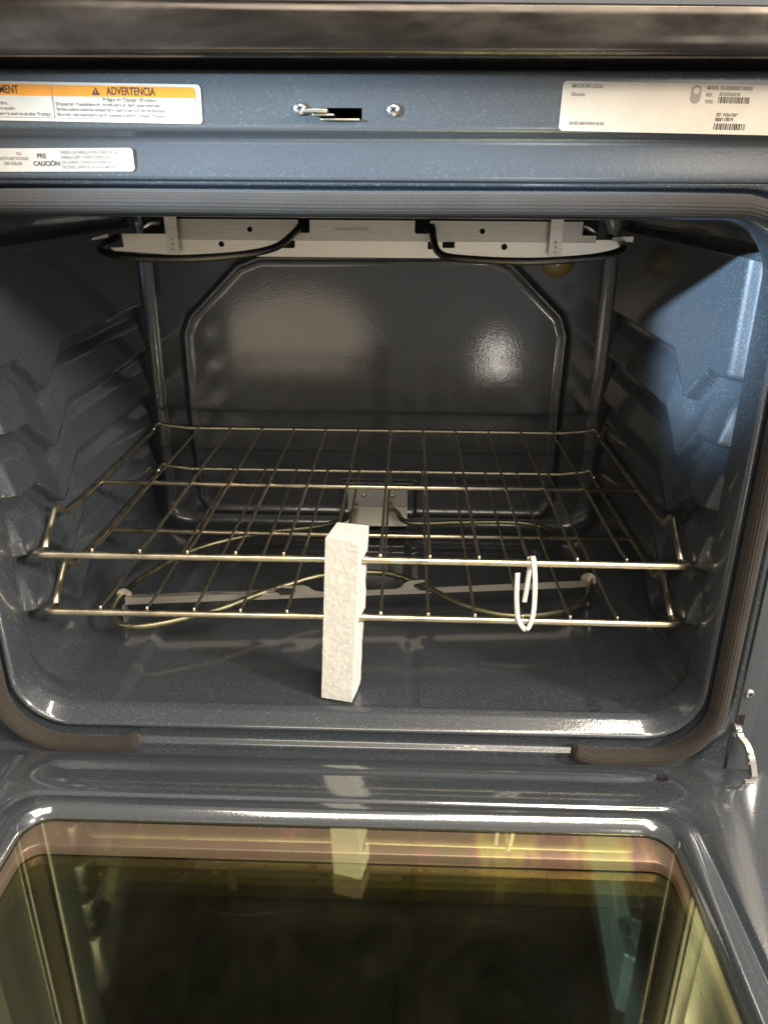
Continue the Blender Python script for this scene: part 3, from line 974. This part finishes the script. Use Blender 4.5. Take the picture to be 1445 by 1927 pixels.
part(box('hinge_slot_shade', (0.3475, -0.0549, -0.1335), (0.3530, -0.0543, -0.1225), BLACK, OV))  # thin black plate on the stile stands in for the slot's dark inside


# ------------------------------------------------------------------ racks
SP = 0.0445


def make_rack(name, loc, label):
    root = empty(name, loc)
    root['label'] = label
    root['category'] = 'oven rack'
    root['group'] = 'wire racks in the oven'
    W = 0.3060
    tube('front_bar', fillet([(-0.2985, 0.020, -0.0065), (-0.2975, 0.0, -0.0010), (-0.2900, -0.0030, 0), (-0.2700, -0.0030, 0), (0.0, -0.0015, 0), (0.2700, -0.0030, 0), (0.2930, -0.0030, 0), (0.3010, 0.0, -0.0010), (0.3020, 0.020, -0.0065)], 0.007), 0.0034, RACK, root, 12)
    tube('back_bar', fillet([(-W, 0.385, 0.0), (-W, 0.398, 0.006), (-W + 0.003, 0.405, 0.0070), (-W + 0.012, 0.403, 0.004), (-0.26, 0.4020, 0.001), (0.26, 0.4020, 0.001), (W - 0.012, 0.403, 0.004), (W - 0.003, 0.405, 0.0070), (W, 0.398, 0.006), (W, 0.385, 0.0)], 0.004), 0.0028, RACK, root, 10)
    tube('middle_bar', [(-W, 0.1885, -0.0008), (0, 0.1880, -0.0014), (W, 0.1885, -0.0008)], 0.0029, RACK, root, 10)
    for s in (-1, 1):
        x0 = -0.2985 if s < 0 else 0.3020
        tube('side_rail', fillet([(x0, 0.0195, -0.0065), (s * W, 0.0500, 0.0012), (s * W, 0.0690, 0.0160), (s * W, 0.0760, 0.0155), (s * W, 0.0930, 0.0005), (s * W, 0.20, 0.0), (s * W, 0.386, 0.0)], 0.006), 0.0030, RACK, root, 10)
    me = None
    for k in range(12):
        x = (k - 5.5) * SP
        if me is None:
            pts_ = fillet([(0, -0.0010, 0.0042), (0, 0.006, 0.0036), (0, 0.025, 0.0016), (0, 0.18, 0.0028), (0, 0.20, 0.0028), (0, 0.38, 0.0016), (0, 0.402, 0.0046)], 0.01, 3)
            o = tube('cross_wire', pts_, 0.0015, RACK, root, 8)
            me = o.data
        else:
            o = bpy.data.objects.new('cross_wire', me)
            COL.objects.link(o)
            o.parent = root
        o.location = (x + random.uniform(-0.0005, 0.0005), 0, 0)
    return root


make_rack('oven_rack', (0, 0, 0), 'upper of the two wire oven racks')
make_rack('oven_rack', (0, 0.0008, -0.0609), 'lower wire oven rack with the plastic tie around its front bar')

# ------------------------------------------------------------------ foam block
yfT, yfB, ybk = -0.0208, -0.0185, 0.0130
zbot, ztop = -0.1432, 0.0290
out = []


def seg(p, q, step=0.0028):
    p, q = Vector(p), Vector(q)
    n = max(1, int((q - p).length / step))
    for k in range(n):
        out.append(p.lerp(q, k / n))


prof = [(yfB, zbot), (yfT, ztop), (ybk, ztop + 0.0015), (ybk, 0.0052), (-0.0085, 0.0052), (-0.0085, -0.0052), (ybk, -0.0052), (ybk + 0.001, -0.0560), (-0.0085, -0.0560), (-0.0085, -0.0665), (ybk - 0.0015, -0.0665), (ybk - 0.001, zbot + 0.0005)]
for p, q in zip(prof, prof[1:] + prof[:1]):
    seg(p, q)
NXF = 12
WF = 0.0305
rowsF = []
for i in range(NXF + 1):
    u = i / NXF
    row = []
    for p in out:
        x = -0.0347 + WF * u + 0.0090 * (p.y - zbot) / (ztop - zbot)
        # chipped, uneven right-hand rear edge
        z, y = p.y, p.x
        if i == NXF:
            chip = noise.noise(Vector((y * 40, z * 60, 3.1)))
            if y > 0.002:
                x -= 0.0012 * max(0, chip + 0.15)
        d = noise.noise_vector(Vector((x * 260, y * 260, z * 260))) * 0.00022 + noise.noise_vector(Vector((x * 60, y * 60, z * 60))) * 0.00022
        row.append(Vector((x, y, z)) + d)
    rowsF.append(row)
vs_, fs = grid(rowsF, True)
k = len(out)
fs.append(tuple(range(k - 1, -1, -1)))
fs.append(tuple(NXF * k + j for j in range(k)))
foam = from_pd('foam_block', vs_, fs, FOAM, None, False)
foam.matrix_world = Matrix.Translation((-0.0195, -0.0185, 0)) @ Matrix.Rotation(math.radians(-13), 4, 'Z') @ Matrix.Translation((0.0195, 0.0185, 0))
foam['label'] = 'white polystyrene packing strip standing upright in front of the racks'
foam['category'] = 'packing foam'

# ------------------------------------------------------------------ plastic tie
tp_ = [(0.1463, -0.0085, -0.0070), (0.1470, -0.0085, -0.0300), (0.1495, -0.0075, -0.0520), (0.1520, -0.0062, -0.0595), (0.1582, -0.0066, -0.0672), (0.1622, -0.0068, -0.0610), (0.1640, -0.0080, -0.0450), (0.1630, -0.0085, -0.0200), (0.1612, -0.0078, -0.0020),
       (0.1600, -0.0030, 0.0062), (0.1596, 0.0045, 0.0020), (0.1592, 0.0060, -0.0100), (0.1580, 0.0050, -0.0300), (0.1568, 0.0045, -0.0440)]
w_, th = 0.0021, 0.0008
sec = [(-th, -w_), (0, -w_ * 1.1), (th, -w_), (th * 0.5, -w_ * 0.3), (th * 0.5, w_ * 0.3), (th, w_), (0, w_ * 1.1), (-th, w_)]
P_ = catmull(tp_, 7)
rowsT = []
for i, p in enumerate(P_):
    a_ = P_[max(0, i - 1)]; c_ = P_[min(len(P_) - 1, i + 1)]
    t_ = (c_ - a_).normalized()
    bn_ = Vector((1, 0.15, 0))
    bn_ = (bn_ - t_ * bn_.dot(t_)).normalized()
    nr = bn_.cross(t_)
    rowsT.append([p + nr * u + bn_ * v for u, v in sec])
vs_, fs = grid(rowsT, True)
k = len(sec)
fs.append(tuple(range(k - 1, -1, -1)))
fs.append(tuple((len(P_) - 1) * k + j for j in range(k)))
tie = from_pd('plastic_tie', vs_, fs, PLASTIC, None)
tie['label'] = 'cut white plastic tie looped over the rack front bars'
tie['category'] = 'plastic tie'
